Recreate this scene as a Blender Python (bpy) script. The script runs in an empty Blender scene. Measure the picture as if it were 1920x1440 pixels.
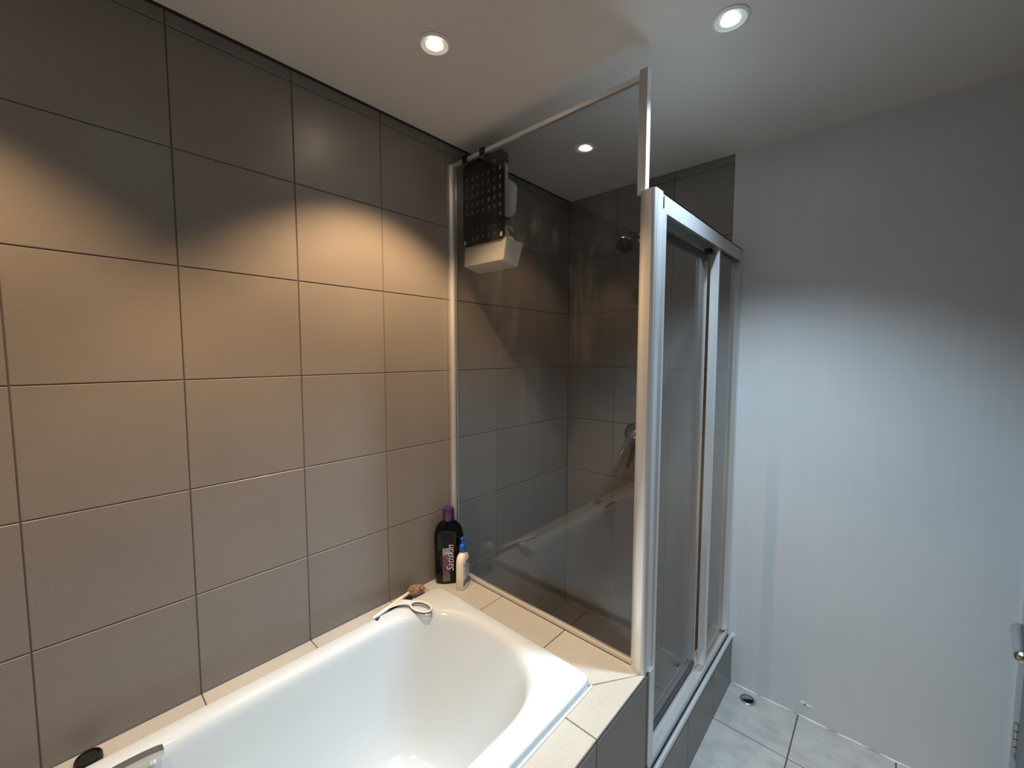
import bpy, bmesh, math, random
from mathutils import Vector, Matrix
random.seed(7)
S = bpy.context.scene
C = S.collection

# ------------------------------------------------------------------ camera
CZ = 1.519                      # eye height above the bathroom floor
cam_d = bpy.data.cameras.new('camera')
cam = bpy.data.objects.new('camera', cam_d); C.objects.link(cam)
cam_d.sensor_width = 36.0
cam_d.lens = 779.3 / 1920.0 * 36.0
cam_d.clip_start = 0.02
Rm = ((0.74196825, 0.04805271, -0.66871074), (0.67043414, -0.05156239, 0.74017524), (0.0010871, -0.99751304, -0.07047384))
cam.matrix_world = Matrix(((Rm[0][0], -Rm[0][1], -Rm[0][2], 1.4),
                           (Rm[1][0], -Rm[1][1], -Rm[1][2], 0.0),
                           (Rm[2][0], -Rm[2][1], -Rm[2][2], CZ), (0, 0, 0, 1)))
S.camera = cam
# ------------------------------------------------------------------ world (closed room: almost black) and exposure
W = bpy.data.worlds.new('world'); S.world = W; W.use_nodes = True
W.node_tree.nodes['Background'].inputs[0].default_value = (0.02, 0.02, 0.022, 1)
W.node_tree.nodes['Background'].inputs[1].default_value = 0.2
S.view_settings.view_transform = 'Standard'
S.view_settings.look = 'None'
S.view_settings.gamma = 1.0
S.view_settings.use_curve_mapping = False
S.view_settings.exposure = 0.0
try:
    S.cycles.transparent_max_bounces = 24
    S.cycles.max_bounces = 14
    S.cycles.diffuse_bounces = 6
    S.cycles.glossy_bounces = 6
except Exception:
    pass
# the lamps of the room: x, y, colour, watts, name detail (built with their fittings further down)
WARM = (1.0, 0.635, 0.325)
COOL = (0.65, 0.85, 1.0)
LAMPS = [
    (0.409, 0.770, WARM, 80.0, 'warm glowing recessed ceiling downlight above the bathtub'),
    (1.053, 1.232, COOL, 132.0, 'cold white recessed ceiling downlight outside the shower door'),
    (0.406, 1.556, WARM, 2.0, 'warm recessed ceiling downlight inside the shower cubicle'),
    (0.409, -0.300, WARM, 52.0, 'warm recessed ceiling downlight above the tap end of the bathtub'),
    (1.053, 0.250, COOL, 54.0, 'cold white recessed ceiling downlight over the open floor beside the bathtub'),
]
SPOTS = {WARM: (105.0, 0.46), COOL: (112.0, 1.0)}   # beam angle, softness

# ------------------------------------------------------------------ materials
def mat(name, base, rough=0.5, metal=0.0, spec=0.5, **kw):
    m = bpy.data.materials.new(name); m.use_nodes = True
    b = m.node_tree.nodes['Principled BSDF']
    b.inputs['Base Color'].default_value = (*base, 1)
    b.inputs['Roughness'].default_value = rough
    b.inputs['Metallic'].default_value = metal
    b.inputs['Specular IOR Level'].default_value = spec
    for k, v in kw.items():
        b.inputs[k.replace('_', ' ')].default_value = v
    return m
def N(m, t, **kw):
    n = m.node_tree.nodes.new(t)
    for k, v in kw.items(): setattr(n, k, v)
    return n
def L(m, a, b): m.node_tree.links.new(a, b)
def noise(m, scale, detail=4, rough=0.55, vec=None):
    n = N(m, 'ShaderNodeTexNoise'); n.inputs['Scale'].default_value = scale
    n.inputs['Detail'].default_value = detail; n.inputs['Roughness'].default_value = rough
    if vec is not None: L(m, vec, n.inputs['Vector'])
    return n
def geo_pos(m, scale=(1, 1, 1)):
    g = N(m, 'ShaderNodeNewGeometry'); mp = N(m, 'ShaderNodeMapping'); mp.inputs['Scale'].default_value = scale
    L(m, g.outputs['Position'], mp.inputs['Vector']); return mp.outputs['Vector']
def ramp(m, fac, stops):
    r = N(m, 'ShaderNodeValToRGB'); e = r.color_ramp.elements
    while len(e) < len(stops): e.new(0.5)
    for i, (p, c) in enumerate(stops): e[i].position = p; e[i].color = (*c, 1)
    L(m, fac, r.inputs[0]); return r.outputs[0]
def bump(m, height, strength=0.1, dist=0.002):
    b = N(m, 'ShaderNodeBump'); b.inputs['Strength'].default_value = strength; b.inputs['Distance'].default_value = dist
    L(m, height, b.inputs['Height']); L(m, b.outputs[0], m.node_tree.nodes['Principled BSDF'].inputs['Normal'])
def mul(m, a, b):
    x = N(m, 'ShaderNodeMix', data_type='RGBA', blend_type='MULTIPLY'); x.inputs[0].default_value = 1
    L(m, a, x.inputs[6]); L(m, b, x.inputs[7]); return x.outputs[2]

def tile_mat(name, c, rough):
    m = mat(name, c, rough)
    b = m.node_tree.nodes['Principled BSDF']
    p = geo_pos(m)
    n1 = noise(m, 260, 3, 0.6, p); n2 = noise(m, 5, 3, 0.5, p)
    lo = tuple(v * 0.90 for v in c); hi = tuple(min(1, v * 1.08) for v in c)
    col = ramp(m, n1.outputs['Fac'], [(0.3, lo), (0.7, hi)])
    soft = ramp(m, n2.outputs['Fac'], [(0.25, (0.93, 0.93, 0.94)), (0.75, (1, 1, 1))])
    oi = N(m, 'ShaderNodeObjectInfo')
    tone = ramp(m, oi.outputs['Random'], [(0.0, (0.94, 0.935, 0.93)), (1.0, (1, 1, 1))])
    L(m, mul(m, mul(m, col, soft), tone), b.inputs['Base Color'])
    rr = ramp(m, n2.outputs['Fac'], [(0.2, (rough - 0.04,) * 3), (0.8, (rough + 0.06,) * 3)])
    L(m, rr, b.inputs['Roughness'])
    bump(m, n1.outputs['Fac'], 0.12, 0.0006)
    return m
M_TILE = tile_mat('glazed_wall_tile', (0.232, 0.213, 0.199), 0.35)
M_DECK = tile_mat('glazed_ledge_tile', (0.515, 0.505, 0.455), 0.38)
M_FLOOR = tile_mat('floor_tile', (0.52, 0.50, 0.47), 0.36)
M_GROUT = mat('wall_grout', (0.115, 0.100, 0.088), 0.9)
b_ = M_FLOOR.node_tree.nodes['Principled BSDF']; l_ = b_.inputs['Base Color'].links[0].from_socket      # worn, blotchy floor
n_ = noise(M_FLOOR, 11, 5, 0.65, geo_pos(M_FLOOR, (1.0, 1.6, 1)))
L(M_FLOOR, mul(M_FLOOR, l_, ramp(M_FLOOR, n_.outputs['Fac'], [(0.34, (0.80, 0.80, 0.81)), (0.58, (1, 1, 1))])), b_.inputs['Base Color'])
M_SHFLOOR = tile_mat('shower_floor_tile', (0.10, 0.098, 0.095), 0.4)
M_GROUTF = mat('floor_grout', (0.07, 0.068, 0.066), 0.9)
def plaster(name, c, streak):
    m = mat(name, c, 0.42, spec=0.4)
    b = m.node_tree.nodes['Principled BSDF']
    n = noise(m, 3.0, 4, 0.55, geo_pos(m, (1, 1, 1)))
    base = ramp(m, n.outputs['Fac'], [(0.3, tuple(v * 0.96 for v in c)), (0.7, c)])
    if streak:                                    # dried runs of water on the paint
        s = noise(m, 1.0, 5, 0.65, geo_pos(m, (38, 1, 1.2)))
        st = ramp(m, s.outputs['Fac'], [(0.36, (0.975, 0.975, 0.977)), (0.55, (1, 1, 1))])
        base = mul(m, base, st)
    L(m, base, b.inputs['Base Color'])
    return m
M_PAINT = plaster('grey_white_wall_paint', (0.66, 0.665, 0.675), True)
M_PLAIN = plaster('darkened_room_wall', (0.22, 0.20, 0.185), False)  # walls out of view, toned dark to cut bounce light in the room
M_CEIL = plaster('white_ceiling_paint', (0.75, 0.70, 0.65), False)
M_DARK = mat('dark_void', (0.01, 0.01, 0.01), 0.95, spec=0.1)
M_ACRYL = mat('white_enamel', (0.64, 0.715, 0.765), 0.12, spec=0.5, Coat_Weight=0.35, Coat_Roughness=0.06)
M_ALU = mat('anodised_aluminium', (0.78, 0.79, 0.80), 0.32, 0.7)
M_ALUD = mat('dull_aluminium', (0.50, 0.50, 0.51), 0.42, 0.8)
M_CHROME = mat('chrome', (0.80, 0.80, 0.82), 0.07, 1.0)
M_DCHROME = mat('dull_chrome', (0.48, 0.48, 0.49), 0.22, 1.0)
M_SEAL = mat('cream_silicone', (0.62, 0.57, 0.48), 0.5)
M_BLACKP = mat('black_plastic', (0.012, 0.011, 0.011), 0.42)
M_RUBBER = mat('black_rubber', (0.01, 0.01, 0.01), 0.65)
M_WHITEP = mat('white_plastic', (0.85, 0.85, 0.82), 0.32)
M_GREYP = mat('dark_grey_plastic', (0.06, 0.06, 0.065), 0.45)
M_CREAMP = mat('cream_plastic', (0.83, 0.79, 0.66), 0.34)
M_BLUEP = mat('bright_blue_plastic', (0.004, 0.10, 0.50), 0.30)
M_NAVYP = mat('navy_plastic', (0.012, 0.012, 0.05), 0.35)
M_PURPLE = mat('purple_cap', (0.055, 0.016, 0.105), 0.24, spec=0.6)
M_BOTTLE = mat('black_glossy_bottle', (0.003, 0.002, 0.004), 0.08, spec=0.3)
M_TEXTW = mat('white_print', (0.82, 0.80, 0.82), 0.4)
M_TEXTD = mat('navy_print', (0.015, 0.02, 0.06), 0.5)
M_TEXTR = mat('maroon_print', (0.08, 0.015, 0.03), 0.5)
M_TEXTG = mat('grey_print', (0.30, 0.31, 0.36), 0.5)
M_LABEL = mat('silver_white_label', (0.62, 0.63, 0.66), 0.4)
M_DOORP = mat('white_door_paint', (0.55, 0.56, 0.57), 0.35)
M_LEAF = mat('grey_door_paint', (0.13, 0.14, 0.15), 0.4)
M_TRIMW = mat('white_lamp_trim', (0.8, 0.79, 0.77), 0.35)
M_CHIP = mat('bare_white_filler', (0.85, 0.85, 0.85), 0.7)

def glass_mat(name, tint, streaks=True):
    # solid toughened pane: straight-through tinted transmission plus a Schlick mirror coat on both faces
    m = bpy.data.materials.new(name); m.use_nodes = True
    nt = m.node_tree; nt.nodes.clear()
    out = N(m, 'ShaderNodeOutputMaterial'); tr = N(m, 'ShaderNodeBsdfTransparent'); gl = N(m, 'ShaderNodeBsdfGlossy')
    tr.inputs[0].default_value = (*tint, 1); gl.inputs['Roughness'].default_value = 0.0
    lw = N(m, 'ShaderNodeLayerWeight')
    pw = N(m, 'ShaderNodeMath', operation='POWER'); pw.inputs[1].default_value = 5.0
    ma = N(m, 'ShaderNodeMath', operation='MULTIPLY_ADD'); ma.inputs[1].default_value = 0.955; ma.inputs[2].default_value = 0.045
    L(m, lw.outputs['Facing'], pw.inputs[0]); L(m, pw.outputs[0], ma.inputs[0])
    mx = N(m, 'ShaderNodeMixShader'); L(m, ma.outputs[0], mx.inputs[0]); L(m, tr.outputs[0], mx.inputs[1]); L(m, gl.outputs[0], mx.inputs[2])
    last = mx.outputs[0]
    if streaks:                                   # faint dried soap film
        df = N(m, 'ShaderNodeBsdfDiffuse'); df.inputs[0].default_value = (0.7, 0.7, 0.68, 1)
        n = noise(m, 1.0, 5, 0.7, geo_pos(m, (9, 9, 3.0)))
        n2 = noise(m, 1.0, 4, 0.7, geo_pos(m, (60, 60, 4.0)))
        f = ramp(m, n.outputs['Fac'], [(0.50, (0, 0, 0)), (0.72, (0.035,) * 3)])
        f2 = ramp(m, n2.outputs['Fac'], [(0.42, (0.15,) * 3), (0.68, (1, 1, 1))])
        m2 = N(m, 'ShaderNodeMixShader'); L(m, mul(m, f, f2), m2.inputs[0]); L(m, last, m2.inputs[1]); L(m, df.outputs[0], m2.inputs[2])
        last = m2.outputs[0]
    L(m, last, out.inputs[0])
    return m
M_GLASS = glass_mat('smoked_glass', (0.845, 0.85, 0.845))
M_GLASSD = glass_mat('smoked_door_glass', (0.87, 0.88, 0.88), False)
def translucent(name, c, mix=0.45):
    m = bpy.data.materials.new(name); m.use_nodes = True
    nt = m.node_tree; b = nt.nodes['Principled BSDF']; out = nt.nodes['Material Output']
    b.inputs['Base Color'].default_value = (*c, 1); b.inputs['Roughness'].default_value = 0.3
    t = N(m, 'ShaderNodeBsdfTranslucent'); t.inputs[0].default_value = (*c, 1)
    x = N(m, 'ShaderNodeMixShader'); x.inputs[0].default_value = mix
    L(m, b.outputs[0], x.inputs[1]); L(m, t.outputs[0], x.inputs[2]); L(m, x.outputs[0], out.inputs[0])
    return m
M_MILKY = translucent('milky_plastic', (0.92, 0.92, 0.91), 0.5)
def pumice_mat():
    m = mat('pumice', (0.3, 0.2, 0.15), 0.9)
    n = noise(m, 150, 6, 0.8, geo_pos(m))
    L(m, ramp(m, n.outputs['Fac'], [(0.40, (0.05, 0.025, 0.015)), (0.52, (0.33, 0.21, 0.15)), (0.68, (0.68, 0.56, 0.46))]), m.node_tree.nodes['Principled BSDF'].inputs['Base Color'])
    bump(m, n.outputs['Fac'], 0.8, 0.004)
    return m
M_PUMICE = pumice_mat()
def label_mat():
    # printed picture strip: grey band, purple drape, dark fruit
    m = mat('picture_print', (0.2, 0.05, 0.15), 0.35)
    tc = N(m, 'ShaderNodeTexCoord'); sp = N(m, 'ShaderNodeSeparateXYZ'); L(m, tc.outputs['Generated'], sp.inputs[0])
    zone = ramp(m, sp.outputs['Z'], [(0.0, (0.20, 0.22, 0.17)), (0.24, (0.16, 0.15, 0.15)), (0.36, (0.17, 0.045, 0.13)), (0.78, (0.22, 0.07, 0.17)), (0.83, (0.42, 0.40, 0.44))])
    n = noise(m, 9, 3, 0.5, tc.outputs['Generated'])
    L(m, mul(m, zone, ramp(m, n.outputs['Fac'], [(0.38, (0.35, 0.33, 0.36)), (0.6, (1, 1, 1))])), m.node_tree.nodes['Principled BSDF'].inputs['Base Color'])
    return m
M_PICT = label_mat()
def emit(name, c, s):
    m = bpy.data.materials.new(name); m.use_nodes = True; nt = m.node_tree; nt.nodes.clear()
    o = N(m, 'ShaderNodeOutputMaterial'); e = N(m, 'ShaderNodeEmission'); e.inputs[0].default_value = (*c, 1); e.inputs[1].default_value = s
    L(m, e.outputs[0], o.inputs[0]); return m

# ------------------------------------------------------------------ geometry helpers
def box(bm, x0, x1, y0, y1, z0, z1):
    v = [bm.verts.new((x, y, z)) for x in (x0, x1) for y in (y0, y1) for z in (z0, z1)]
    for f in ((0, 1, 3, 2), (4, 6, 7, 5), (0, 4, 5, 1), (2, 3, 7, 6), (0, 2, 6, 4), (1, 5, 7, 3)):
        bm.faces.new([v[i] for i in f])
def prism(bm, pts, z0, z1):
    lo = [bm.verts.new((x, y, z0)) for x, y in pts]; hi = [bm.verts.new((x, y, z1)) for x, y in pts]
    n = len(pts)
    for i in range(n):
        j = (i + 1) % n; bm.faces.new((lo[i], lo[j], hi[j], hi[i]))
    bm.faces.new(lo[::-1]); bm.faces.new(hi)
def loft(bm, rings, cap0=True, cap1=True):
    vs = [[bm.verts.new(p) for p in r] for r in rings]
    n = len(rings[0])
    for a, b in zip(vs, vs[1:]):
        for i in range(n):
            j = (i + 1) % n; bm.faces.new((a[i], a[j], b[j], b[i]))
    if cap0: bm.faces.new(vs[0][::-1])
    if cap1: bm.faces.new(vs[-1])
def circle(c, u, v, r, n, r2=None):
    r2 = r if r2 is None else r2
    return [Vector(c) + Vector(u) * (r * math.cos(2 * math.pi * i / n)) + Vector(v) * (r2 * math.sin(2 * math.pi * i / n)) for i in range(n)]
def frame(d):
    d = Vector(d).normalized(); a = Vector((0, 0, 1)) if abs(d.z) < 0.9 else Vector((0, 1, 0))
    u = d.cross(a).normalized(); return u, d.cross(u).normalized() * -1
def lathe(bm, prof, base, axis=(0, 0, 1), n=32):
    u, v = frame(axis); a = Vector(axis).normalized()
    if u.cross(v).dot(a) < 0: v = -v
    loft(bm, [circle(Vector(base) + a * h, u, v, max(r, 1e-4), n) for r, h in prof])
def tube(bm, pts, r, n=12, closed=False, flat=None, upref=None):
    pts = [Vector(p) for p in pts]; m = len(pts); rings = []; pu = None
    rr = r if isinstance(r, (list, tuple)) else [r] * m
    for i, p in enumerate(pts):
        if closed: d = pts[(i + 1) % m] - pts[i - 1]
        else: d = pts[min(i + 1, m - 1)] - pts[max(i - 1, 0)]
        d.normalize()
        if upref is not None: pu = d.cross(Vector(upref)).normalized()
        elif pu is None: pu, _ = frame(d)
        else: pu = (pu - d * pu.dot(d)).normalized()
        w = d.cross(pu)
        rings.append(circle(p, pu, w, rr[i] * (flat or 1), n, rr[i]))
    if closed:
        rings.append(rings[0]); vs = [[bm.verts.new(p) for p in r_] for r_ in rings[:-1]]; vs.append(vs[0])
        for a, b in zip(vs, vs[1:]):
            for i in range(n):
                j = (i + 1) % n; bm.faces.new((a[i], a[j], b[j], b[i]))
    else: loft(bm, rings)
def bez(p0, p1, p2, p3, n=12):
    P = [Vector(p) for p in (p0, p1, p2, p3)]
    return [P[0] * (1 - t) ** 3 + P[1] * 3 * t * (1 - t) ** 2 + P[2] * 3 * t * t * (1 - t) + P[3] * t ** 3 for t in [i / n for i in range(n + 1)]]
def build(name, bm, m, parent=None, smooth=None, bevel=0.0, seg=2, loc=None, rotz=None):
    if bevel:
        bmesh.ops.bevel(bm, geom=[e for e in bm.edges if len(e.link_faces) == 2 and e.calc_face_angle(0) > 0.6], offset=bevel, segments=seg, affect='EDGES', profile=0.5, clamp_overlap=True)
    bmesh.ops.recalc_face_normals(bm, faces=bm.faces)
    me = bpy.data.meshes.new(name); bm.to_mesh(me); bm.free()
    if smooth is not None:
        me.polygons.foreach_set('use_smooth', [True] * len(me.polygons))
        try: me.set_sharp_from_angle(angle=math.radians(smooth))
        except Exception: pass
    return obj(name, me, m, parent, loc, rotz)
def obj(name, me, m, parent=None, loc=None, rotz=None):
    if m is not None and not me.materials: me.materials.append(m)
    o = bpy.data.objects.new(name, me); C.objects.link(o)
    if parent: o.parent = parent
    if loc: o.location = loc
    if rotz is not None: o.rotation_euler = (0, 0, rotz)
    return o
def tag(o, label, cat, group=None, kind=None):
    o['label'] = label; o['category'] = cat
    if group: o['group'] = group
    if kind: o['kind'] = kind
    return o
def thing(name, label, cat, loc=(0, 0, 0), rotz=0, group=None, kind=None):
    o = bpy.data.objects.new(name, None); C.objects.link(o); o.location = loc; o.rotation_euler = (0, 0, rotz)
    o.empty_display_size = 0.05
    return tag(o, label, cat, group, kind)
def BM(): return bmesh.new()
def simple(name, m, parent, boxes, bevel=0.0, seg=2):
    bm = BM()
    for b in boxes: box(bm, *b)
    return build(name, bm, m, parent, bevel=bevel, seg=seg, smooth=40 if bevel else None)

TILE_CACHE = {}
def tile(parent, m, axis, face, u0, u1, v0, v1, thick=0.008, ch=0.0014, g=0.0026):
    """one glazed tile lying in the plane `axis`=`face`; u, v are the two other axes in xyz order; sign of thick points behind the face"""
    u0 += g / 2; u1 -= g / 2; v0 += g / 2; v1 -= g / 2
    w, h = round(u1 - u0, 4), round(v1 - v0, 4)
    if w < 0.004 or h < 0.004: return
    key = (m.name, w, h, axis, thick)
    if key not in TILE_CACHE:
        c = min(ch, w / 3, h / 3); s = 1 if thick > 0 else -1
        P = []
        for d, i in ((-thick, 0), (-s * c, 0), (0, c)):
            P.append([(-w / 2 + i, -h / 2 + i, d), (w / 2 - i, -h / 2 + i, d), (w / 2 - i, h / 2 - i, d), (-w / 2 + i, h / 2 - i, d)])
        def place(p):
            a, b, d = p
            return {'x': (d, a, b), 'y': (a, d, b), 'z': (a, b, d)}[axis]
        bm = BM(); loft(bm, [[place(p) for p in r] for r in P])
        bmesh.ops.recalc_face_normals(bm, faces=bm.faces)
        me = bpy.data.meshes.new('tile'); bm.to_mesh(me); bm.free(); me.materials.append(m); TILE_CACHE[key] = me
    o = bpy.data.objects.new('tile', TILE_CACHE[key]); C.objects.link(o); o.parent = parent
    cu, cv = (u0 + u1) / 2, (v0 + v1) / 2
    o.location = {'x': (face, cu, cv), 'y': (cu, face, cv), 'z': (cu, cv, face)}[axis]
    return o
def cuts(a, b, origin, p):
    k = math.floor((a - origin) / p) + 1; r = [a]
    while origin + k * p < b - 0.004:
        if origin + k * p > a + 0.004: r.append(origin + k * p)
        k += 1
    return r + [b]

# ------------------------------------------------------------------ the room
P = 0.301                    # tile pitch
Y0 = 0.2366                  # a vertical joint of the left wall
Z0 = CZ - 0.0687             # a horizontal joint
YF = 2.043                   # back wall
YN = -0.76                   # wall behind the camera
XR = 1.78                    # right wall
ZC = 2.392                   # ceiling
XT = 0.864                   # where the tiles of the back wall end
DZ = 0.559                   # tiled ledge round the bath
SY = 1.165                   # glass screen plane

wl = simple('wall_left', M_GROUT, None, [(-0.12, -0.0025, YN, YF, -0.1, ZC + 0.05)])
tag(wl, 'left wall of square taupe tiles along the bathtub', 'wall', kind='structure')
ys, zs = cuts(YN, YF - 0.001, Y0, P), cuts(0.0, ZC - 0.002, Z0, P)
for a, b in zip(ys, ys[1:]):
    for c, d in zip(zs, zs[1:]): tile(wl, M_TILE, 'x', 0.0, a, b, c, d, 0.006)
wb = simple('wall_back', M_GROUT, None, [(-0.12, XT, YF + 0.0025, YF + 0.12, -0.1, ZC + 0.05)])
tag(wb, 'back wall, taupe tiles in the shower and grey white paint beside it', 'wall', kind='structure')
bm = BM(); box(bm, XT, XR + 0.06, YF - 0.001, YF + 0.12, -0.1, ZC + 0.05)
build('plaster', bm, M_PAINT, wb)
xs = cuts(0.002, XT, 0.0, P)
for a, b in zip(xs, xs[1:]):
    for c, d in zip(zs, zs[1:]): tile(wb, M_TILE, 'y', YF, a, b, c, d, -0.006)
# paint chips along the foot of the painted wall
rr = random.Random(3)
def chip(cx, cz, w, h):
    bm = BM(); n = 9
    pts = [(cx + w * math.cos(6.283 * i / n) * rr.uniform(0.5, 1), cz + h * math.sin(6.283 * i / n) * rr.uniform(0.5, 1)) for i in range(n)]
    loft(bm, [[(x, YF - 0.0025, z) for x, z in pts], [(x, YF + 0.002, z) for x, z in pts]])
    build('paint_chip', bm, M_CHIP, wb)
chip(1.205, 0.063, 0.014, 0.012); chip(1.222, 0.060, 0.018, 0.006); chip(0.930, 0.235, 0.010, 0.014)
# broken line of old sealant where the painted wall meets the floor
sx = 0.935
while sx < 1.72:
    ln = rr.uniform(0.03, 0.14); bm = BM()
    tube(bm, [(sx + ln * k / 4, YF - 0.002 + rr.uniform(-0.0008, 0.0004), 0.001 + rr.uniform(-0.0006, 0.0010)) for k in range(5)], [0.0012, 0.0030, 0.0034, 0.0028, 0.0012], 6)
    build('sealant', bm, M_CHIP, wb, smooth=60); sx += ln + rr.uniform(0.008, 0.05)
# right wall: solid up to the doorway, lintel above it
wr = simple('wall_right', M_PLAIN, None, [(XR, XR + 0.12, YN, 1.09, -0.1, ZC + 0.05), (XR, XR + 0.12, 1.09, YF, 2.06, ZC + 0.05)])
tag(wr, 'right wall with the doorway, darkened to cut bounce light', 'wall', kind='structure')
simple('passage_panel', M_DARK, wr, [(XR + 0.30, XR + 0.32, 0.9, YF + 0.1, -0.1, 2.3)])
wn = simple('wall_front', M_PLAIN, None, [(-0.12, XR + 0.12, YN - 0.12, YN, -0.1, ZC + 0.05)])
tag(wn, 'plain wall at the tap end of the bathtub, darkened to cut bounce light', 'wall', kind='structure')
fl = simple('floor', M_GROUTF, None, [(-0.12, XR + 0.35, YN - 0.1, YF + 0.1, -0.12, -0.0025)])
tag(fl, 'grey square tiled bathroom floor', 'floor', kind='structure')
FX, FYJ, FP = 1.189, 1.785, 0.305
fx = [x for x in cuts(0.90, XR, FX, FP)]; fy = cuts(YN, YF - 0.001, FYJ, FP)
for a, b in zip(fx, fx[1:]):
    for c, d in zip(fy, fy[1:]): tile(fl, M_FLOOR, 'z', 0.0, a, b, c, d, 0.006, g=0.004)
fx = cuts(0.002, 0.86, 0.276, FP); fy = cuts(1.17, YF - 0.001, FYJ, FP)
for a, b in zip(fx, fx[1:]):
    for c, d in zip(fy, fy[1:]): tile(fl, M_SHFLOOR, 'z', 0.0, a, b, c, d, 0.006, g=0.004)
ce = simple('ceiling', M_CEIL, None, [(0.008, XR + 0.12, YN - 0.12, YF + 0.12, ZC, ZC + 0.03)])
tag(ce, 'flat white painted ceiling with downlights', 'ceiling', kind='structure')
simple('shadow_gap', M_DARK, ce, [(-0.12, 0.008, YN - 0.12, YF + 0.12, ZC + 0.022, ZC + 0.03)])  # near-black fill: the shade along the ceiling edge is put into its colour

# ------------------------------------------------------------------ tiled bath surround
YS = YN + 0.006
su = thing('bath_surround', 'tiled ledge and front panel built round the bathtub', 'bath surround')
XP = 0.905                                            # front panel face
BX0, BX1, BY0, BY1 = 0.088, 0.806, -0.70, 1.012       # tub outline
simple('core', M_GROUTF, su, [(0.001, 0.085, YS, SY - 0.001, 0.0, DZ - 0.0025), (0.775, XP - 0.0025, YS, SY - 0.001, 0.0, DZ - 0.0025),
                             (0.085, 0.79, 0.985, SY - 0.001, 0.0, DZ - 0.0025), (0.085, 0.79, YS, BY0 + 0.015, 0.0, DZ - 0.0025)])
yl = cuts(YS, SY - 0.004, Y0, P)
yl = [y for y in yl if y < 0.98] + [0.985]
yl = sorted(set(round(y, 4) for y in yl if y <= 0.985))
for a, b in zip(yl, yl[1:]): tile(su, M_DECK, 'z', DZ, 0.001, 0.099, a, b, 0.008)
def ptile(pts):
    bm = BM(); c = Vector((sum(p[0] for p in pts) / len(pts), sum(p[1] for p in pts) / len(pts)))
    ins = [tuple(Vector(p) + (c - Vector(p)).normalized() * 0.0022) for p in pts]; ins2 = [tuple(Vector(p) + (c - Vector(p)).normalized() * 0.004) for p in pts]
    loft(bm, [[(x, y, DZ - 0.008) for x, y in ins], [(x, y, DZ - 0.0014) for x, y in ins], [(x, y, DZ) for x, y in ins2]])
    build('tile', bm, M_DECK, su)
ye0, ye1 = 0.985, SY - 0.009
tile(su, M_DECK, 'z', DZ, 0.001, 0.304, ye0, ye1, 0.008)
tile(su, M_DECK, 'z', DZ, 0.304, 0.606, ye0, ye1, 0.008)
ptile([(0.606, ye0), (0.789, ye0), (XP, ye1), (0.606, ye1)])
ptile([(0.780, 0.866), (XP, 0.866), (XP, ye1), (0.780, 0.972)])
yr = sorted(set([YS] + [0.866 - P * k for k in range(6) if 0.866 - P * k > YS]))
for a, b in zip(yr, yr[1:]): tile(su, M_DECK, 'z', DZ, 0.795, XP, a, b, 0.008)
yp = yr + [SY - 0.002]
for a, b in zip(yp, yp[1:]):
    tile(su, M_TILE, 'x', XP, a, b, DZ - 0.012 - P, DZ - 0.012, 0.006)
    tile(su, M_TILE, 'x', XP, a, b, 0.0, DZ - 0.012 - P, 0.006)
# white sealant bead where the tub meets the front ledge
bm = BM(); tube(bm, [(BX1 + 0.002, BY0, DZ + 0.001), (BX1 + 0.002, BY1 - 0.01, DZ + 0.001)], 0.004, 8)
build('sealant', bm, M_WHITEP, su, smooth=60)

# ------------------------------------------------------------------ bathtub
tb = thing('bathtub', 'white enamel built-in bathtub with rounded end', 'bathtub', (0.447, 0.156, DZ))
NB = 128
def rrect(x0, x1, y0, y1, r, z):
    cx, cy = (x0 + x1) / 2, (y0 + y1) / 2; hx, hy = (x1 - x0) / 2, (y1 - y0) / 2; out = []
    for i in range(NB):
        a = 2 * math.pi * i / NB; k = 2 / 40.0
        # super-ellipse sampled so that points stay spread round the long box
        ca, sa = math.cos(a), math.sin(a)
        out.append((cx + hx * math.copysign(abs(ca) ** k, ca), cy + hy * math.copysign(abs(sa) ** k, sa), z))
    return out
def bowl(x0, x1, y0, y1, e1, e0, n, z):
    cx, hx = (x0 + x1) / 2, (x1 - x0) / 2; out = []
    for i in range(NB):
        a = 2 * math.pi * i / NB; ca, sa = math.cos(a), math.sin(a)
        u = math.copysign(abs(ca) ** (2 / n), ca); w = math.copysign(abs(sa) ** (2 / n), sa)
        yc, e = (y1 - e1, e1) if w >= 0 else (y0 + e0, e0)
        # stretch the straight sides: keep |w| small region linear
        out.append((cx + hx * u, yc + e * w, z))
    return out
ZR = 0.585
rings = [rrect(BX0, BX1, BY0, BY1, 0.02, DZ + 0.0005), rrect(BX0 + 0.001, BX1 - 0.001, BY0 + 0.001, BY1 - 0.001, 0.02, ZR - 0.007),
         rrect(BX0 + 0.003, BX1 - 0.003, BY0 + 0.003, BY1 - 0.003, 0.02, ZR - 0.0025), rrect(BX0 + 0.008, BX1 - 0.008, BY0 + 0.008, BY1 - 0.008, 0.02, ZR)]
x0, x1, y1 = 0.136, 0.742, 0.978
prof = [(-0.006, 0.0), (0.001, -0.001), (0.009, -0.0045), (0.016, -0.011), (0.0205, -0.021), (0.023, -0.035), (0.026, -0.06), (0.034, -0.12), (0.044, -0.20), (0.056, -0.28), (0.070, -0.335), (0.092, -0.378), (0.120, -0.396), (0.155, -0.403), (0.20, -0.405)]
for ins, dz in prof:
    sl = min(1, -dz / 0.37)                            # the far end leans back
    rings.append(bowl(x0 + ins, x1 - ins, -0.63 + ins * 0.8, y1 - ins - 0.11 * sl, 0.27 - ins * 0.3, 0.16, 2.6, ZR + dz))
bm = BM(); loft(bm, rings, False, True)
for v in bm.verts: v.co -= Vector((0.447, 0.156, DZ))
tub = build('shell', bm, M_ACRYL, tb, smooth=50)
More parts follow.
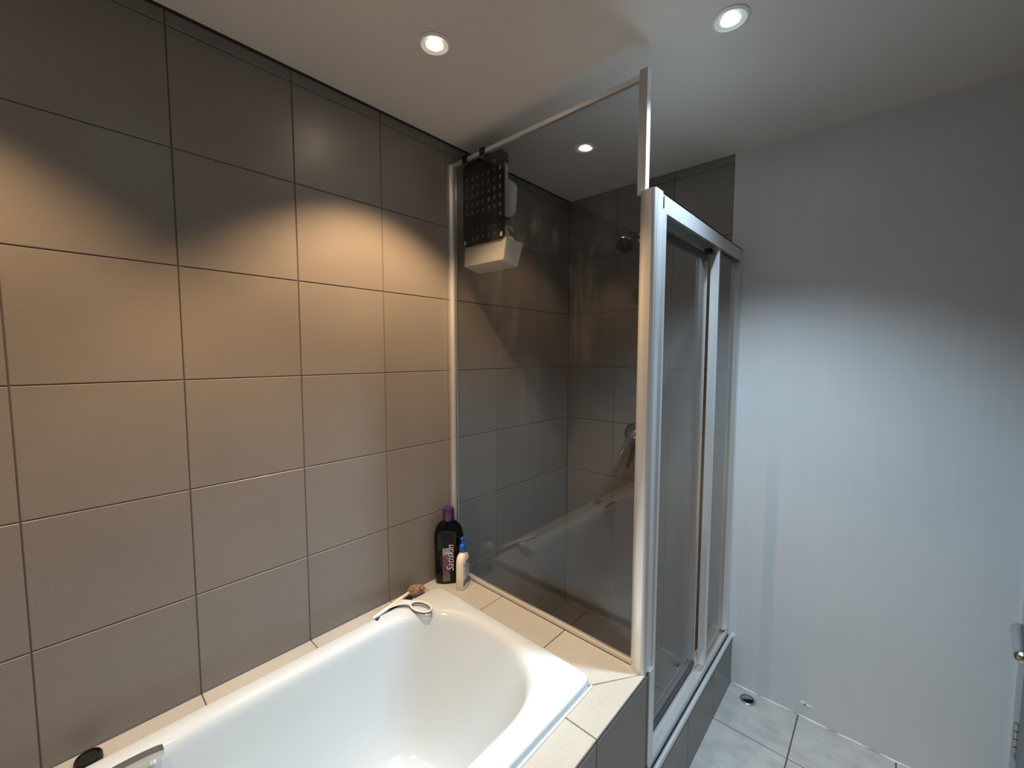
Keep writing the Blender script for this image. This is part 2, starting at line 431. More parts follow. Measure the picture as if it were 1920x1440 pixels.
# drain of the tub
bm = BM(); lathe(bm, [(0.032, 0), (0.034, 0.003), (0.028, 0.005), (0.022, 0.002)], (0.44 - 0.447, -0.28 - 0.156, ZR - 0.4035 - DZ))
build('drain', bm, M_CHROME, tb, smooth=50)
# chrome grip on the wall side of the tub
bm = BM(); gx, gz = 0.175 - 0.447, ZR + 0.010 - DZ
sec = [(-0.010, -0.010), (0.012, -0.010), (0.012, 0.005), (-0.010, 0.005)]
ring = []
for t in range(17):
    q = t / 16; yy = -0.015 + 0.145 * q; hh = 0.008 * math.sin(math.pi * q) ** 0.6
    ring.append([(gx + a, yy - 0.156, gz + hh + b - 0.004) for a, b in sec])
loft(bm, ring)
build('grip_handle', bm, M_CHROME, tb, bevel=0.003, smooth=50)
for yy in (0.005, 0.11):
    bm = BM(); lathe(bm, [(0.008, 0), (0.008, 0.016)], (gx, yy - 0.156, ZR - 0.012 - DZ), n=16)
    build('grip_post', bm, M_CHROME, tb, smooth=50)

# ------------------------------------------------------------------ fixed glass screen standing on the ledge
sc = thing('shower_screen', 'fixed smoked glass shower screen standing on the bath ledge', 'shower screen', (0.44, SY, DZ))
def loc_off(bm, off):
    for v in bm.verts: v.co -= Vector(off)
OS = (0.44, SY, DZ)
def sbuild(name, m, boxes, bevel=0.0, off=OS, parent=sc, seg=2):
    bm = BM()
    for b in boxes: box(bm, *b)
    loc_off(bm, off)
    return build(name, bm, m, parent, bevel=bevel, seg=seg, smooth=40 if bevel else None)
ZT = 2.306                                           # top of the screen
sbuild('glass_pane', M_GLASS, [(0.012, 0.858, SY - 0.003, SY + 0.003, DZ + 0.006, ZT - 0.004)])
ch = sbuild('wall_channel', M_ALU, [(0.0005, 0.010, SY - 0.016, SY + 0.016, DZ + 0.001, ZT), (0.010, 0.016, SY - 0.012, SY + 0.012, DZ + 0.001, ZT), (0.016, 0.024, SY - 0.009, SY - 0.004, DZ + 0.001, ZT), (0.016, 0.024, SY + 0.004, SY + 0.009, DZ + 0.001, ZT)], bevel=0.0012)
sbuild('top_rail', M_ALU, [(0.020, 0.846, SY - 0.007, SY + 0.007, ZT - 0.012, ZT + 0.003)], bevel=0.0015)
sbuild('bottom_channel', M_SEAL, [(0.024, 0.862, SY - 0.008, SY + 0.008, DZ + 0.0005, DZ + 0.013)], bevel=0.002)
sbuild('upper_post', M_ALUD, [(0.842, 0.866, SY - 0.012, SY + 0.012, 1.975, 2.318)], bevel=0.002)
# rounded corner post
pts = []
cx0, cx1, cy0, cy1 = 0.848, 0.904, 1.138, 1.192
for a0, (px, py, r) in ((180, (cx0, cy0, 0.034)), (270, (cx1, cy0, 0.010)), (0, (cx1, cy1, 0.004)), (90, (cx0, cy1, 0.010))):
    ox = px + (r if px == cx0 else -r); oy = py + (r if py == cy0 else -r)
    for k in range(7):
        a = math.radians(a0 + 15 * k); pts.append((ox + r * math.cos(a), oy + r * math.sin(a)))
bm = BM(); prism(bm, pts, DZ + 0.001, 1.981); loc_off(bm, OS)
post = build('corner_post', bm, M_ALU, sc, smooth=30)
sbuild('groove', M_ALUD, [(0.893, 0.8945, 1.1372, 1.1385, DZ + 0.002, 1.979), (0.898, 0.9045, 1.150, 1.1515, DZ + 0.002, 1.979)], off=(0.44, SY, DZ), parent=post)
post.children[0].matrix_parent_inverse = Matrix()

# ------------------------------------------------------------------ shower kerb
kb = thing('shower_kerb', 'low taupe tiled kerb under the sliding shower door', 'kerb')
XK = 0.928
simple('core', M_GROUT, kb, [(0.860, XK - 0.0025, SY, YF - 0.001, 0.0, 0.212)])
for a, b in ((SY + 0.001, 1.472), (1.472, 1.772), (1.772, YF - 0.001)):
    tile(kb, M_TILE, 'x', XK, a, b, 0.001, 0.214, 0.006)
    tile(kb, M_TILE, 'x', 0.858, a, b, 0.001, 0.214, -0.006)
bm = BM(); tube(bm, [(0.921, SY + 0.004, 0.222), (0.921, YF - 0.004, 0.222)], 0.0085, 12)
build('edge_trim', bm, M_ALU, kb, smooth=60)
simple('capping', M_DARK, kb, [(0.862, 0.916, SY + 0.001, YF - 0.002, 0.212, 0.224)])

# ------------------------------------------------------------------ sliding shower door
OD = (0.885, 1.6, 0.225)
dr = thing('shower_door', 'aluminium framed sliding smoked glass shower door on the kerb', 'shower door', OD)
def dbuild(name, m, boxes, bevel=0.0, parent=dr, seg=2):
    bm = BM()
    for b in boxes: box(bm, *b)
    loc_off(bm, OD)
    return build(name, bm, m, parent, bevel=bevel, seg=seg, smooth=40 if bevel else None)
YD0, YD1 = 1.194, YF - 0.002
dbuild('bottom_rail', M_ALU, [(0.852, 0.909, YD0 - 0.022, YD1, 0.2245, 0.246), (0.905, 0.909, YD0 - 0.022, YD1, 0.246, 0.256), (0.852, 0.856, YD0 - 0.022, YD1, 0.246, 0.262), (0.876, 0.880, YD0 - 0.022, YD1, 0.246, 0.258)], bevel=0.0008)
dbuild('top_rail', M_ALU, [(0.906, 0.909, YD0, YD1, 1.922, 1.974), (0.858, 0.909, YD0, YD1, 1.970, 1.974), (0.858, 0.861, YD0, YD1, 1.922, 1.974), (0.882, 0.885, YD0, YD1, 1.935, 1.974)], bevel=0.0008)
dbuild('post_jamb', M_ALU, [(0.886, 0.9095, YD0 - 0.0005, YD0 + 0.010, 0.256, 1.935), (0.862, 0.886, YD0 - 0.0005, YD0 + 0.006, 0.262, 1.935), (0.862, 0.9095, SY + 0.002, YD0, 0.256, DZ)], bevel=0.001)
dbuild('wall_jamb', M_ALU, [(0.872, 0.909, YD1 - 0.020, YD1, 0.258, 1.922), (0.880, 0.904, YD1 - 0.034, YD1 - 0.020, 0.258, 1.922), (0.888, 0.896, YD1 - 0.042, YD1 - 0.034, 0.258, 1.922)], bevel=0.0012)
# sliding leaf, on the shower side
lf = dbuild('sliding_leaf', M_GLASSD, [(0.865, 0.871, YD0 + 0.012, 1.688, 0.262, 1.895)])
bm = BM()
for b in ((0.862, 0.874, YD0 + 0.010, 1.690, 1.875, 1.900), (0.862, 0.874, YD0 + 0.010, 1.690, 0.264, 0.280)): box(bm, *b)
loc_off(bm, OD); build('leaf_rail', bm, M_GREYP, lf, bevel=0.001)
bm = BM(); box(bm, 0.864, 0.873, 1.686, 1.693, 0.266, 1.895); loc_off(bm, OD); build('leaf_edge', bm, M_ALU, lf, bevel=0.001)
bm = BM()
box(bm, 0.867, 0.890, 1.665, 1.700, 1.900, 1.916); lathe(bm, [(0.010, 0), (0.010, 0.006)], (0.884, 1.672, 1.908), (1, 0, 0), 14)
loc_off(bm, OD); build('roller', bm, M_BLACKP, lf, smooth=40)
# fixed leaf, on the room side
ff = dbuild('fixed_leaf', M_GLASSD, [(0.889, 0.895, 1.712, YD1 - 0.030, 0.262, 1.924)])
bm = BM()
for b in ((0.880, 0.904, 1.706, 1.718, 0.256, 1.924), (0.884, 0.907, 1.718, 1.728, 0.256, 1.924), (0.887, 0.900, 1.728, 1.738, 0.256, 1.924)): box(bm, *b)
loc_off(bm, OD); build('stile', bm, M_ALU, ff, bevel=0.0012, smooth=40)
bm = BM(); box(bm, 0.882, 0.904, 1.683, 1.704, 0.246, 0.258); loc_off(bm, OD); build('stop_block', bm, M_ALUD, dr, bevel=0.001)

# ------------------------------------------------------------------ hanging caddy inside the shower
OC = (0.17, 1.19, 2.29)
cd = thing('shower_caddy', 'black perforated caddy hooked over the top of the glass screen', 'shower caddy', OC)
def plate_mesh(x0, x1, z0, z1, y, th, cols, rows, rx, rz):
    cu = bpy.data.curves.new('plate', 'CURVE'); cu.dimensions = '2D'; cu.fill_mode = 'BOTH'; cu.extrude = th / 2
    def poly(p):
        s = cu.splines.new('POLY'); s.points.add(len(p) - 1); s.use_cyclic_u = True
        for q, (a, b) in zip(s.points, p): q.co = (a, b, 0, 1)
    r = 0.022; o = []
    for a0, cxx, czz in ((180, x0 + r, z0 + r), (270, x1 - r, z0 + r), (0, x1 - r, z1 - r), (90, x0 + r, z1 - r)):
        for k in range(7): a = math.radians(a0 + 15 * k); o.append((cxx + r * math.cos(a), czz + r * math.sin(a)))
    poly(o)
    for i in range(cols):
        for j in range(rows):
            hx = x0 + (x1 - x0) * (i + 0.75) / (cols + 0.5); hz = z0 + (z1 - z0) * (j + 0.8) / (rows + 0.7)
            if (i in (0, cols - 1) and j in (0, rows - 1)) or (j == 2 and i < 4) or j == rows - 1 and 1 < i < 4: continue
            poly([(hx + rx * math.cos(6.2832 * k / 14), hz - rz * math.sin(6.2832 * k / 14)) for k in range(14)])
    ob = bpy.data.objects.new('tmp', cu); C.objects.link(ob)
    dg = bpy.context.evaluated_depsgraph_get(); me = bpy.data.meshes.new_from_object(ob.evaluated_get(dg))
    bpy.data.objects.remove(ob); bpy.data.curves.remove(cu)
    me.transform(Matrix.Translation((0, y, 0)) @ Matrix.Rotation(math.pi / 2, 4, 'X')); return me
PX0, PX1, PZ0, PZ1 = 0.052, 0.288, CZ + 0.446, CZ + 0.780
me = plate_mesh(PX0, PX1, PZ0, PZ1, 1.188, 0.0035, 7, 9, 0.0072, 0.0095)
me.transform(Matrix.Translation(-Vector(OC))); me.name = 'back_plate'; me.materials.clear()
obj('back_plate', me, M_BLACKP, cd)
def cbuild(name, m, boxes, bevel=0.0):
    bm = BM()
    for b in boxes: box(bm, *b)
    loc_off(bm, OC); return build(name, bm, m, cd, bevel=bevel, smooth=40 if bevel else None)
cbuild('crossbar', M_BLACKP, [(PX0 + 0.004, PX1 - 0.004, 1.1855, 1.1905, PZ0 + 0.062, PZ0 + 0.066)])
cbuild('crossbar', M_BLACKP, [(PX0 + 0.004, PX1 - 0.004, 1.1855, 1.1905, PZ0 + 0.122, PZ0 + 0.125)])
for hx in (0.098, 0.198):
    cbuild('hook', M_BLACKP, [(hx - 0.013, hx + 0.013, 1.186, 1.190, 2.255, ZT + 0.0085), (hx - 0.013, hx + 0.013, SY - 0.0115, 1.190, ZT + 0.0035, ZT + 0.0085), (hx - 0.013, hx + 0.013, SY - 0.0115, SY - 0.0075, ZT - 0.020, ZT + 0.0085)], bevel=0.001)
cbuild('shelf', M_BLACKP, [(0.070, 0.222, 1.190, 1.292, CZ + 0.553, CZ + 0.558)], bevel=0.001)
# milky basket below the plate (open topped, tapering, leaning a little)
def quad(z, t, x0, x1, ya, yb, dz):
    return [(x0 + t, ya + t, z), (x1 - t, ya + t, z), (x1 - t, yb - t, z + dz), (x0 + t, yb - t, z + dz)]
A = CZ
ro = [quad(A + 0.371, 0, 0.046, 0.272, 1.197, 1.280, -0.018), quad(A + 0.450, 0, 0.054, 0.292, 1.193, 1.292, -0.006)]
ri = [quad(A + 0.451, 0.003, 0.054, 0.292, 1.193, 1.292, -0.006), quad(A + 0.374, 0.004, 0.046, 0.272, 1.197, 1.280, -0.018)]
bm = BM(); loft(bm, ro + ri); loc_off(bm, OC)
build('basket', bm, M_MILKY, cd, bevel=0.0012, smooth=40)
for tx in (0.064, 0.272): cbuild('tab', M_WHITEP, [(tx - 0.005, tx + 0.005, 1.1845, 1.193, PZ0 + 0.010, PZ0 + 0.026)], bevel=0.001)

# ------------------------------------------------------------------ bottles
def oval(a, b, n, z, N_=40, cx=0, cy=0):
    out = []
    for i in range(N_):
        t = 2 * math.pi * i / N_; c, s = math.cos(t), math.sin(t)
        out.append((cx + a * math.copysign(abs(c) ** (2 / n), c), cy + b * math.copysign(abs(s) ** (2 / n), s), z))
    return out
def oval_bottle(name, m, parent, secs):
    bm = BM(); loft(bm, [oval(a, b, n, z) for z, a, b, n in secs]); return build(name, bm, m, parent, smooth=45)
def cyl_part(name, m, parent, prof, base=(0, 0, 0), n=28, axis=(0, 0, 1)):
    bm = BM(); lathe(bm, prof, base, axis, n); return build(name, bm, m, parent, smooth=40)
def front_y(secs, x, z):
    for s0, s1 in zip(secs, secs[1:]):
        if s0[0] <= z <= s1[0] + 1e-9:
            t = (z - s0[0]) / max(1e-9, s1[0] - s0[0]); a, b, n = (s0[k] + (s1[k] - s0[k]) * t for k in (1, 2, 3))
            return -b * max(0.0, 1 - min(1, abs(x / a)) ** n) ** (1 / n)
    return 0
def text_mesh(body, size, shear=0.0, offset=0.0):
    cu = bpy.data.curves.new('t', 'FONT'); cu.body = body; cu.size = size; cu.shear = shear; cu.offset = offset; cu.align_x = 'CENTER'; cu.align_y = 'CENTER'; cu.resolution_u = 3
    ob = bpy.data.objects.new('t', cu); C.objects.link(ob); dg = bpy.context.evaluated_depsgraph_get()
    me = bpy.data.meshes.new_from_object(ob.evaluated_get(dg)); bpy.data.objects.remove(ob); bpy.data.curves.remove(cu); me.materials.clear(); return me
def printed(name, parent, secs, me, cx, cz, rot, m, lift=0.0006, sx=1.0, sy=1.0):
    ca, sa = math.cos(rot), math.sin(rot)
    bm = BM(); bm.from_mesh(me); bmesh.ops.triangulate(bm, faces=bm.faces)
    bmesh.ops.subdivide_edges(bm, edges=[e for e in bm.edges if e.calc_length() > 0.006], cuts=2)
    for v in bm.verts:
        px, py = v.co.x * sx, v.co.y * sy; x, z = cx + px * ca - py * sa, cz + px * sa + py * ca
        v.co = (x, front_y(secs, x, z) - lift, z)
    me.clear_geometry(); bm.to_mesh(me); bm.free(); me.name = name
    return obj(name, me, m, parent)
def patch(name, parent, secs, x0, x1, z0, z1, m, lift=0.0004, nx=8, nz=10, wave=None):
    bm = BM(); g = []
    for j in range(nz + 1):
        row = []
        for i in range(nx + 1):
            x = x0 + (x1 - x0) * i / nx; z = z0 + (z1 - z0) * j / nz
            if wave: z += wave(i / nx, j / nz)
            row.append(bm.verts.new((x, front_y(secs, x, z) - lift, z)))
        g.append(row)
    for j in range(nz):
        for i in range(nx): bm.faces.new((g[j][i], g[j][i + 1], g[j + 1][i + 1], g[j + 1][i]))
    return build(name, bm, m, parent, smooth=60)
# big black bottle
bb = thing('bath_foam_bottle', 'large black bottle with purple screw cap standing in the ledge corner', 'bottle', (0.056, 1.089, DZ), math.radians(51.5))
secs = [(0.0, 0.052, 0.028, 2.6), (0.004, 0.057, 0.0285, 2.6), (0.05, 0.058, 0.0295, 2.6), (0.11, 0.0575, 0.0295, 2.6), (0.16, 0.060, 0.0305, 2.6), (0.195, 0.062, 0.0315, 2.5), (0.215, 0.0595, 0.0305, 2.4), (0.235, 0.053, 0.031, 2.3), (0.250, 0.043, 0.027, 2.2), (0.259, 0.032, 0.0235, 2.1), (0.264, 0.0225, 0.0215, 2.0), (0.27, 0.020, 0.020, 2.0)]
oval_bottle('body', M_BOTTLE, bb, secs)
cyl_part('cap', M_PURPLE, bb, [(0.0235, 0.266), (0.0245, 0.268), (0.0245, 0.309), (0.0225, 0.317), (0.017, 0.3205), (0.0, 0.321)], n=32)
patch('picture_label', bb, secs, -0.026, 0.004, 0.012, 0.155, M_PICT, 0.0005)
printed('lettering', bb, secs, text_mesh('Satiskin', 0.044, 0.32, -0.0002), 0.0065, 0.112, math.pi / 2, M_TEXTW, 0.0012, sx=0.86, sy=0.95)
# small cream pump bottle
pb = thing('lotion_bottle', 'small cream pump bottle with a bright blue pump beside the black bottle', 'bottle', (0.136, 1.096, DZ), math.radians(112))
secs2 = [(0.0, 0.029, 0.017, 3.2), (0.003, 0.032, 0.0195, 3.2), (0.04, 0.0335, 0.0205, 3.2), (0.10, 0.034, 0.020, 3.2), (0.122, 0.033, 0.019, 3.0), (0.134, 0.029, 0.0175, 2.8), (0.141, 0.022, 0.015, 2.4), (0.145, 0.014, 0.0125, 2.0), (0.149, 0.0118, 0.0118, 2.0), (0.153, 0.0115, 0.0115, 2.0)]
oval_bottle('body', M_CREAMP, pb, secs2)
pump = cyl_part('pump_collar', M_BLUEP, pb, [(0.0125, 0.151), (0.0132, 0.153), (0.0132, 0.176), (0.011, 0.180), (0.0062, 0.184), (0.0055, 0.185), (0.0055, 0.196)], n=24)
bm = BM(); tube(bm, [(-0.006, 0.003, 0.204), (0.0, 0.0, 0.206), (0.008, -0.006, 0.202), (0.017, -0.013, 0.193)], [0.0055, 0.0068, 0.006, 0.0042], 12, flat=1.1)
lathe(bm, [(0.0052, 0.190), (0.0062, 0.203)], (0, 0, 0), n=14)
build('pump_head', bm, M_BLUEP, pb, smooth=50)
patch('label', pb, secs2, -0.027, 0.027, 0.018, 0.118, M_LABEL, 0.0004)
wv = lambda u, v: 0.010 * math.sin(3.0 * u + 0.4) * 0.7 + 0.004 * u
patch('blue_band', pb, secs2, -0.027, 0.027, 0.016, 0.024, M_TEXTD, 0.0007, nz=2, wave=wv)
patch('blue_band', pb, secs2, -0.027, 0.027, 0.028, 0.036, M_TEXTD, 0.0007, nz=2, wave=wv)
patch('maroon_band', pb, secs2, -0.006, 0.024, 0.110, 0.116, M_TEXTR, 0.0007, nz=2)
printed('lettering', pb, secs2, text_mesh('NOURISHING', 0.0085, 0, 0.0002), 0.0, 0.102, 0, M_TEXTD, 0.0007, sx=0.92)
printed('lettering', pb, secs2, text_mesh('Skin', 0.0105, 0, 0.0001), 0.0, 0.091, 0, M_TEXTD, 0.0007)
printed('lettering', pb, secs2, text_mesh('Cleanser', 0.0115, 0, 0.0001), 0.0, 0.079, 0, M_TEXTD, 0.0007)
for k in range(5): patch('fine_print', pb, secs2, -0.021 + 0.003 * (k % 2), 0.021 - 0.004 * (k % 3), 0.066 - 0.0052 * k, 0.0675 - 0.0052 * k, M_TEXTG, 0.0007, nz=1)
# bottles hung in the caddy
ub = thing('shampoo_bottle', 'milky white bottle with navy cap standing on the upper caddy shelf', 'bottle', (0.214, 1.252, CZ + 0.5585), 0)
oval_bottle('body', M_MILKY, ub, [(0.0, 0.060, 0.026, 2.6), (0.004, 0.066, 0.030, 2.6), (0.05, 0.070, 0.031, 2.6), (0.095, 0.0745, 0.032, 2.5), (0.108, 0.070, 0.031, 2.4), (0.122, 0.056, 0.028, 2.3), (0.136, 0.036, 0.025, 2.1), (0.146, 0.026, 0.024, 2.0), (0.20, 0.0245, 0.0235, 2.0)])
cyl_part('cap', M_NAVYP, ub, [(0.026, 0.2005), (0.027, 0.202), (0.0265, 0.236), (0.024, 0.240), (0.0, 0.2405)])
gb = thing('soap_bottle', 'milky white pump bottle standing in the lower caddy basket', 'bottle', (0.2400, 1.2450, CZ + 0.3712), 0)
oval_bottle('body', M_MILKY, gb, [(0.0, 0.022, 0.022, 3), (0.004, 0.025, 0.025, 3), (0.05, 0.029, 0.030, 3), (0.078, 0.034, 0.033, 3), (0.090, 0.033, 0.031, 2.8), (0.098, 0.024, 0.024, 2.4), (0.103, 0.014, 0.014, 2.0), (0.107, 0.012, 0.012, 2.0)])
cyl_part('pump_collar', M_WHITEP, gb, [(0.0128, 0.105), (0.0135, 0.107), (0.0135, 0.118), (0.011, 0.121), (0.005, 0.124), (0.0045, 0.132)], (0.0, 0, 0))
bm = BM(); tube(bm, [(-0.004, 0, 0.138), (0.004, -0.0, 0.139), (0.016, 0.004, 0.133), (0.031, 0.010, 0.118)], [0.0055, 0.0062, 0.0048, 0.003], 10); lathe(bm, [(0.0045, 0.128), (0.006, 0.137)], (0, 0, 0), n=12)
build('pump_head', bm, M_WHITEP, gb, smooth=50)

# ------------------------------------------------------------------ pumice stone, black cap, squeegee
bm = BM(); bmesh.ops.create_icosphere(bm, subdivisions=4, radius=1.0)
from mathutils import noise as mn
for v in bm.verts:
    d = v.co.normalized(); k = 1 + 0.20 * mn.noise(d * 1.4 + Vector((3, 1, 2))) + 0.05 * mn.noise(d * 5) + 0.05 * mn.noise(d * 13) + 0.03 * mn.noise(d * 24)
    v.co = Vector((d.x * 0.024, d.y * 0.034, max(d.z * 0.021, -0.017))) * k
zmin = min(v.co.z for v in bm.verts)
for v in bm.verts: v.co.z -= zmin
pu = build('pumice_stone', bm, M_PUMICE, None, smooth=180, loc=(0.043, 0.930, DZ + 0.0005), rotz=math.radians(-20))
tag(pu, 'rough brown pumice stone on the ledge against the tiled wall', 'pumice stone')
bc = thing('black_cap', 'small black round cap lying on the narrow ledge by the tap end', 'cap', (0.056, 0.010, DZ + 0.0003))
cyl_part('body', M_BLACKP, bc, [(0.021, 0.0), (0.0235, 0.003), (0.0245, 0.018), (0.0225, 0.022), (0.020, 0.0225), (0.0190, 0.017), (0.0, 0.0165)], n=32)
bm = BM()
for k in range(24):
    a = 6.2832 * k / 24; c, s = math.cos(a), math.sin(a)
    lathe(bm, [(0.0011, 0.003), (0.0011, 0.017)], (0.0238 * c, 0.0238 * s, 0), n=6)
build('grip_rib', bm, M_BLACKP, bc, smooth=60)

sq = thing('squeegee', 'white shower squeegee with black rubber blade lying across the bath rim', 'squeegee', (0.075, 0.815, ZR))
OQ = Vector((0.075, 0.815, ZR))
a, b = Vector((0.098, 0.714, ZR + 0.004)), Vector((0.040, 0.902, ZR - 0.006))
d = (b - a).normalized(); side = Vector((d.y, -d.x, 0)).normalized()          # towards the bath
bm = BM(); ring = []
for t in range(13):
    p = a + (b - a) * (t / 12); w = 0.006 + 0.003 * math.sin(math.pi * t / 12)
    ring.append([p - OQ + side * u + Vector((0, 0, z)) for u, z in ((-0.005, -0.004), (w - 0.004, -0.004), (w - 0.004, 0.003), (-0.003, 0.007), (-0.005, 0.005))])
loft(bm, ring); build('head', bm, M_WHITEP, sq, bevel=0.001, smooth=50)
bm = BM(); ring = []
for t in (0, 1):
    p = a + (b - a) * (0.01 + 0.98 * t); lowz = (ZR + 0.0012 if t == 0 else DZ + 0.0015) - p.z
    ring.append([p - OQ + side * u + Vector((0, 0, z)) for u, z in ((-0.002, -0.003), (0.002, -0.003), (0.016, lowz), (0.012, lowz))])
loft(bm, ring); build('blade', bm, M_RUBBER, sq)
# handle: a tongue that widens into a ring held over the bath
h0 = a + (b - a) * 0.52 + Vector((0, 0, 0.002))
path = bez(h0, h0 + Vector((0.022, 0.006, 0.012)), Vector((0.112, 0.838, ZR + 0.020)), Vector((0.136, 0.850, ZR + 0.015)), 12)
bm = BM(); ring = []
for i, p in enumerate(path):
    q = i / 12; w = 0.030 * (1 - q) ** 2.2 + 0.0095 + 0.004 * q; n_ = d
    ring.append([p - OQ + n_ * u + Vector((0, 0, z)) for u, z in ((-w, -0.0025), (w, -0.0025), (w * 0.9, 0.0025), (-w * 0.9, 0.0025))])
loft(bm, ring); build('handle', bm, M_WHITEP, sq, bevel=0.001, smooth=60)
axis_ = (Vector((0.214, 0.876, ZR + 0.012)) - Vector((0.130, 0.848, ZR + 0.014)))
cen = Vector((0.173, 0.862, ZR + 0.012)); u = axis_.normalized(); w_ = Vector((-u.y, u.x, 0.25)).normalized()
loop = [cen - OQ + u * (0.044 * math.cos(6.2832 * k / 36)) + w_ * (0.020 * math.sin(6.2832 * k / 36)) for k in range(36)]
bm = BM(); tube(bm, loop, 0.0038, 10, closed=True); build('ring', bm, M_WHITEP, sq, smooth=80)
loop2 = [p + Vector((0.001, -0.0006, -0.0042)) for p in loop]
bm = BM(); tube(bm, loop2, 0.0034, 10, closed=True); build('ring_underside', bm, M_GREYP, sq, smooth=80)  # dark grey lower layer of the ring

# ------------------------------------------------------------------ shower fittings on the tiled back wall
sh = thing('overhead_shower', 'round chrome shower head on a short arm from the tiled back wall', 'shower head', (0.425, YF, CZ + 0.60))
O_ = Vector((0.425, YF, CZ + 0.60))
cyl_part('wall_flange', M_DCHROME, sh, [(0.028, 0.0), (0.028, 0.004), (0.016, 0.012), (0.010, 0.014)], (0, 0, 0), axis=(0, -1, 0))
hc = Vector((0.445, 1.855, CZ + 0.520)) - O_
nrm = Vector((0.06, -0.62, -0.78)).normalized()
bm = BM(); tube(bm, bez((0, -0.01, 0), (0, -0.08, 0.01), hc - nrm * 0.08 + Vector((0, 0.02, 0.02)), hc - nrm * 0.035, 12), 0.0095, 12)
build('arm', bm, M_DCHROME, sh, smooth=60)
bm = BM(); bmesh.ops.create_uvsphere(bm, u_segments=18, v_segments=10, radius=0.016)
for v in bm.verts: v.co += hc - nrm * 0.034
build('ball_joint', bm, M_DCHROME, sh, smooth=60)
cyl_part('head', M_DCHROME, sh, [(0.012, -0.034), (0.020, -0.024), (0.040, -0.012), (0.047, -0.006), (0.048, 0.0), (0.046, 0.004), (0.043, 0.004)], hc, axis=nrm, n=40)
cyl_part('spray_face', M_GREYP, sh, [(0.0425, 0.0035), (0.0425, 0.0052), (0.030, 0.0062), (0.0, 0.0062)], hc, axis=nrm, n=36)
mx = thing('shower_mixer', 'chrome lever shower mixer on the tiled back wall', 'mixer tap', (0.432, YF, CZ - 0.418))
cyl_part('wall_plate', M_DCHROME, mx, [(0.062, 0.0), (0.062, 0.003), (0.056, 0.008), (0.030, 0.011)], (0, 0, 0), axis=(0, -1, 0), n=40)
cyl_part('body', M_CHROME, mx, [(0.026, 0.010), (0.026, 0.040), (0.023, 0.050), (0.012, 0.054), (0.0, 0.0545)], (0, 0, 0), axis=(0, -1, 0), n=32)
bm = BM(); tube(bm, [(0.004, -0.040, 0.004), (-0.010, -0.058, -0.022), (-0.026, -0.070, -0.055), (-0.042, -0.078, -0.092)], [0.018, 0.015, 0.0115, 0.009], 14)
build('lever', bm, M_CHROME, mx, smooth=60)

# ------------------------------------------------------------------ floor drains
def drain(name, label, x, y):
    t = thing(name, label, 'drain', (x, y, 0.0004), math.radians(35), 'floor drains along the back wall')
    cyl_part('rim', M_DCHROME, t, [(0.0, 0.0), (0.030, 0.0), (0.031, 0.002), (0.029, 0.0035), (0.0245, 0.0035), (0.024, 0.0015), (0.0, 0.0014)], n=36)
    bm = BM(); pts = [(0.0225 * math.cos(math.radians(q)), 0.0225 * math.sin(math.radians(q))) for q in range(0, 181, 12)]
    prism(bm, pts, 0.0016, 0.0032); build('cover', bm, M_DCHROME, t)
    bm = BM(); prism(bm, [(x_, -y_) for x_, y_ in pts][::-1], 0.0015, 0.0020); build('opening', bm, M_DARK, t)
drain('floor_drain', 'small round chrome floor drain on the open floor by the painted wall', 1.012, 1.984)
drain('floor_drain', 'small round floor drain inside the shower cubicle', 0.705, 1.985)

# ------------------------------------------------------------------ door, hinged in the far right corner and standing slightly ajar
HX, HY, LEN = 1.768, 2.022, 0.93
dang = math.radians(6.6)
do = thing('door_1', 'grey painted bathroom door with chrome lever, standing slightly ajar', 'door', (HX, HY, 0.0), 0, kind='structure')
ux = Vector((-math.sin(dang), -math.cos(dang), 0)); nx = Vector((-math.cos(dang), math.sin(dang), 0))   # along the leaf, out of its room face
def leafpt(s, n, z): p = ux * s + nx * n; return (p.x, p.y, z)
def lbox(bm, s0, s1, n0, n1, z0, z1):
    v = [bm.verts.new(leafpt(s, n, z)) for s in (s0, s1) for n in (n0, n1) for z in (z0, z1)]
    for f in ((0, 1, 3, 2), (4, 6, 7, 5), (0, 4, 5, 1), (2, 3, 7, 6), (0, 2, 6, 4), (1, 5, 7, 3)): bm.faces.new([v[i] for i in f])
bm = BM(); lbox(bm, 0.004, LEN, -0.04, 0.0, 0.008, 2.045); build('leaf', bm, M_LEAF, do, bevel=0.0015)
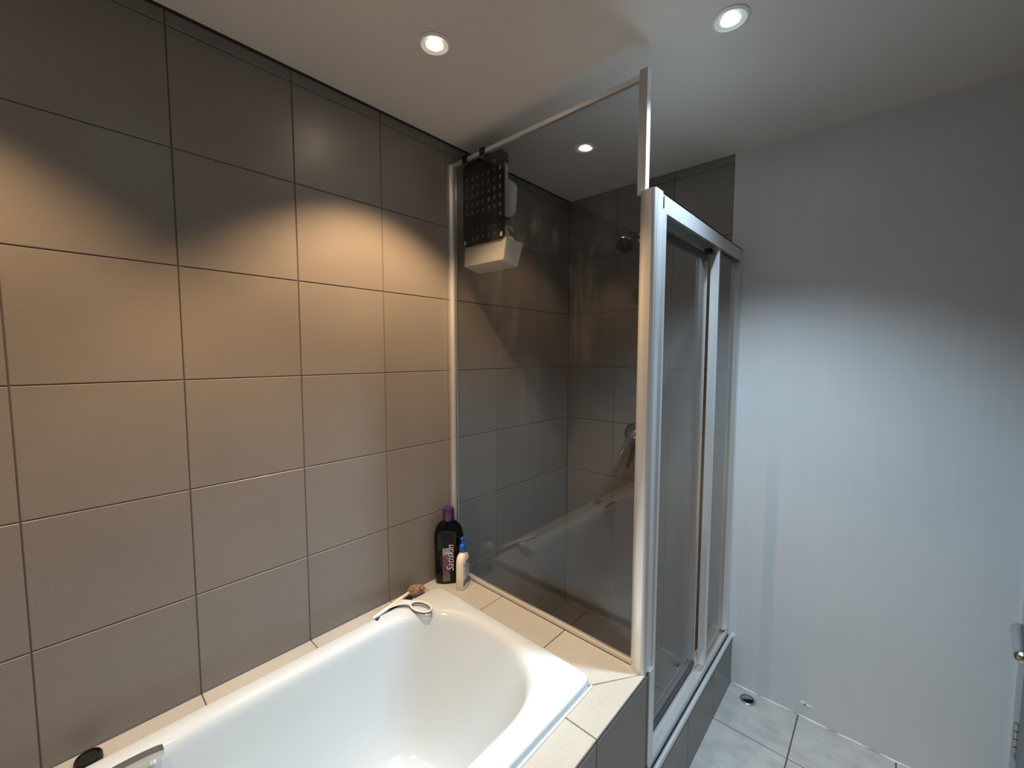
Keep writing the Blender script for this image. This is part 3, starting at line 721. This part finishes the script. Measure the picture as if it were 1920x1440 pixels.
for z0 in (0.235, 1.72):
    hb = BM()
    for k in range(4): lathe(hb, [(0.0065, 0), (0.0065, 0.0225)], leafpt(0.0, 0.004, z0 + 0.0265 * k), n=12)
    lbox(hb, 0.004, 0.034, 0.0, 0.0015, z0, z0 + 0.10)
    build('hinge', hb, M_DCHROME, do, smooth=40)
s_l = 0.872
bm = BM(); p0 = Vector(leafpt(s_l, 0.0, 0.969)); lathe(bm, [(0.026, 0), (0.026, 0.007), (0.022, 0.009), (0.010, 0.0095), (0.0095, 0.05)], p0, nx, 24)
hd = build('handle_rose', bm, M_CHROME, do, smooth=40)
bm = BM(); tube(bm, [Vector(leafpt(s_l + q, 0.059, 0.969)) for q in (0.0135, 0.0125, 0.009, 0.004, -0.004, -0.06, -0.115, -0.122, -0.126, -0.1275)], [0.002, 0.0062, 0.0100, 0.0118, 0.0125, 0.0125, 0.0120, 0.0100, 0.0062, 0.002], 18)
build('lever', bm, M_DCHROME, do, smooth=50)
t1 = simple('trim_1', M_DOORP, None, [(1.757, XR + 0.02, YF - 0.012, YF + 0.02, 0.0, 2.06), (XR - 0.001, XR + 0.03, 1.06, 1.092, 0.0, 2.06)], bevel=0.002)
tag(t1, 'white painted door frame in the corner beside the painted wall', 'door frame', kind='structure')

# ------------------------------------------------------------------ recessed downlights
for i, (x, y, c, w, label) in enumerate(LAMPS):
    t = thing('downlight', label, 'downlight', (x, y, ZC), 0, 'recessed ceiling downlights')
    cyl_part('trim_ring', M_TRIMW, t, [(0.034, -0.0005), (0.046, -0.0005), (0.0465, -0.002), (0.043, -0.0045), (0.037, -0.005), (0.034, -0.003)], n=40)
    cyl_part('lens', emit('lamp_lens_%d' % i, tuple(0.55 * v + 0.45 for v in c), (110.0 if w > 10 else 30.0) if c == WARM else 80.0), t, [(0.0, -0.0012), (0.0355, -0.0012), (0.0355, -0.0022), (0.02, -0.0032), (0.0, -0.0036)], n=36)
    ld = bpy.data.lights.new('bulb', 'SPOT'); ld.energy = w; ld.color = c; ld.spot_size = math.radians(SPOTS[c][0]); ld.spot_blend = SPOTS[c][1]; ld.shadow_soft_size = 0.018
    lo = bpy.data.objects.new('bulb', ld); C.objects.link(lo); lo.parent = t; lo.location = (0, 0, -0.024)
